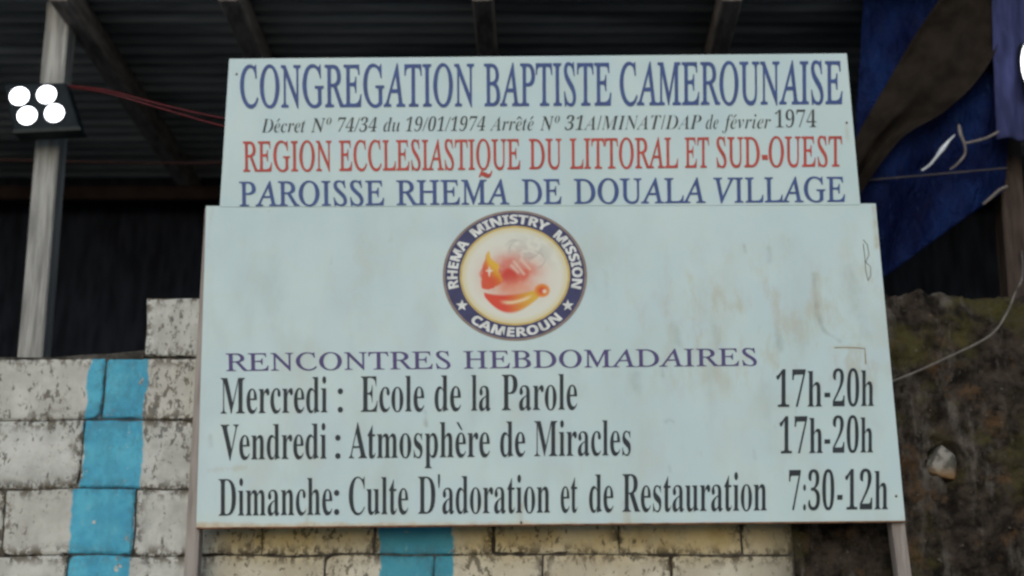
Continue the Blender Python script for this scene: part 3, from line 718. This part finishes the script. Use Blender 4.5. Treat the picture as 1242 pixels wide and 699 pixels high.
# printed picture: flame, rosy glow and oil lamp, colour held per vertex
def pic(x, y):
    """x, y in picture units: photograph pixels from the emblem's centre (y up)"""
    def sst(a, b, t): t = max(0, min(1, (t - a) / (b - a))); return t * t * (3 - 2 * t)
    c = Vector((.63, .66, .60))
    rr = math.hypot(x / 64.3, y / 58.1)
    c = c.lerp(Vector((.60, .54, .30)), .75 * sst(.86, 1.0, rr))
    n = fbm(x * .06, y * .06, 2, 4)
    # smoke wisps
    s = math.exp(-((x - 18) / 26) ** 2 - ((y - 26) / 18) ** 2) * sst(.0, .35, abs(fbm(x * .05 + .03 * y, y * .05, 9, 3)))
    c = c.lerp(Vector((.36, .37, .37)), .55 * s)
    for (x1, y1, x2, y2, bend) in ((-14, 34, 12, 40, 6), (6, 22, 34, 36, -7), (18, 8, 40, 26, -6), (-6, 24, 4, 44, 5), (22, 30, 36, 14, 5)):
        dx, dy = x2 - x1, y2 - y1; L = math.hypot(dx, dy); t = ((x - x1) * dx + (y - y1) * dy) / L / L
        if 0 < t < 1:
            off = ((x - x1) * -dy + (y - y1) * dx) / L - bend * math.sin(math.pi * t)
            c = c.lerp(Vector((.33, .33, .33)), .5 * math.exp(-(off / 1.2) ** 2) * math.sin(math.pi * t))
    # rosy glow
    g = math.exp(-((x + 3) / 29) ** 2 - ((y + 0) / 21) ** 2); c = c.lerp(Vector((.64, .20, .13)), min(1, 1.25 * g * (1 + .6 * n)))
    g = math.exp(-((x + 5) / 18) ** 2 - ((y - 1) / 15) ** 2); c = c.lerp(Vector((.52, .04, .028)), max(0, min(1, 1.15 * g * (1 + .8 * n))))
    g = math.exp(-((x - 2) / 24) ** 2 - ((y + 16) / 10) ** 2) * .85; c = c.lerp(Vector((.66, .30, .20)), g)
    for (ax, ay, bx, by) in ((-1, 17, 11, 2), (8, 20, 18, 8), (-4, 12, 4, 4)):
        dx, dy = bx - ax, by - ay; t = max(0, min(1, ((x - ax) * dx + (y - ay) * dy) / (dx * dx + dy * dy)))
        d = math.hypot(x - ax - t * dx, y - ay - t * dy); c = c.lerp(Vector((.68, .52, .44)), .75 * math.exp(-(d / 1.8) ** 2))
    # flame teardrop, red on the left, golden at the tip and right
    ty = (y + 17) / 48
    if 0 <= ty <= 1:
        wd = 15.5 * math.sin(math.pi * ty ** .62) ** .9 * (1 - .25 * ty) + .01; fx = (x + 32 - 2.5 * math.sin(ty * 4) + 3.5 * fbm(x * .09, y * .09, 6, 3)) / wd
        k = 1 - sst(.72, 1.05, abs(fx))
        fc = Vector((.58, .06, .015)).lerp(Vector((.66, .40, .02)), sst(.25, .85, ty + .35 * fx))
        c = c.lerp(fc, .95 * k)
    d = min(math.hypot((x + 31) / 1.3, (y - 5) / 6.0), math.hypot((x + 31) / 4.2, (y - 6) / 1.4)); c = c.lerp(Vector((.72, .66, .58)), .9 * (1 - sst(.6, 1.4, d)))
    # lamp body: a boat-shaped bowl running up to a round knob
    t = (x + 37) / 74
    if 0 < t < 1:
        lo_ = -24 - 23 * math.sin(math.pi * t ** .85) + 5 * t; up_ = -21 - 5 * math.sin(math.pi * t ** .8) + 6 * t
        mid = (lo_ + up_) / 2; th = (up_ - lo_) / 2 + .6
        k = 1 - sst(.8, 1.15, abs(y - mid) / th)
        bc = Vector((.60, .04, .015)).lerp(Vector((.62, .38, .03)), sst(.3, .85, t))
        k2 = math.exp(-((y - mid - 1.5) / 2.0) ** 2) * sst(.22, .4, t) * (1 - sst(.68, .82, t)); bc = bc.lerp(Vector((.74, .66, .42)), .85 * k2)
        c = c.lerp(bc, .97 * k)
    d = math.hypot((x - 33) / 9.5, (y + 18) / 8.5); k = 1 - sst(.82, 1.1, d); c = c.lerp(Vector((.58, .07, .015)).lerp(Vector((.66, .24, .04)), sst(.2, .9, d)), k)
    d = math.hypot((x - 36) / 2.4, (y + 19) / 2.4); c = c.lerp(Vector((.74, .64, .5)), .9 * (1 - sst(.6, 1.4, d)))
    return c
V = []; F = []; CC = []; nr, na = 74, 180
for j in range(nr + 1):
    r = .737 * j / nr
    for k in range(na):
        a = 2 * math.pi * k / na; V.append(E(math.cos(a) * r, math.sin(a) * r, -.0015)); CC.append(pic(math.cos(a) * r * RX, math.sin(a) * r * RY))
for j in range(nr):
    for k in range(na):
        a = j * na + k; b = j * na + (k + 1) % na; F.append((a, a + na, b + na, b) if j else (a, a + na, b + na))
V.append(V[0]);
o = mesh('picture', V[:-1], F, None, em)
ca_ = o.data.color_attributes.new('print', 'FLOAT_COLOR', 'POINT'); ca_.data.foreach_set('color', [q for c in CC for q in (*c, 1)])
pmm = M('emblem_print', .55, 0, .3); pmm.color(pmm.attr('print').outputs['Color']); o.data.materials.append(pmm.m)
bm = bmesh.new(); bm.from_mesh(o.data); bm.normal_update(); bmesh.ops.reverse_faces(bm, faces=[q for q in bm.faces if q.normal.y > 0]); bm.to_mesh(o.data); bm.free()
wv = ink('white_print', (0.62, 0.66, 0.66))
SCAP = max(y for x, y in glyphs(conv('H', SS_U, 0, 0))[0])
def arc_text(name, words, r_base, r_cap, top=True):
    """words: (text, start angle, end angle) in degrees, clockwise from twelve o'clock"""
    V = []; F = []
    for t, a0, a1 in words:
        v, f = glyphs(conv(t, SS_U, 0, 0), .02); mn, mx = min(q[0] for q in v), max(q[0] for q in v); k = len(V)
        for x, y in v:
            a = R(a0 + (x - mn) / (mx - mn) * (a1 - a0)); r = r_base + (r_cap - r_base) * y / SCAP
            V.append(E(math.sin(a) * r, math.cos(a) * r, -.0024))
        F += [tuple(k + i for i in q) for q in f]
    o = mesh(name, V, F, wv, em)
    bm = bmesh.new(); bm.from_mesh(o.data); bm.normal_update(); bmesh.ops.reverse_faces(bm, faces=[q for q in bm.faces if q.normal.y > 0]); bm.to_mesh(o.data); bm.free()
for w_ in (('RHEMA', -103, -52), ('MINISTRY', -43, 32), ('MISSION', 41, 103)): arc_text('name_lettering', [w_], .80, .935)
arc_text('country_lettering', [('CAMEROUN', 222, 135)], .935, .80)
for a in (238, 122):
    V = []; c = E(math.sin(R(a)) * .865, math.cos(R(a)) * .865, -.0024)
    for k in range(10):
        r = .019 if k % 2 == 0 else .008; q = R(90 + 36 * k); V.append(c + Vector((math.cos(q) * r, 0, math.sin(q) * r)))
    V.append(c); mesh('star', V, [(10, k, (k + 1) % 10) for k in range(10)], wv, em)
bpy.data.objects.remove(tob); bpy.data.curves.remove(tc)
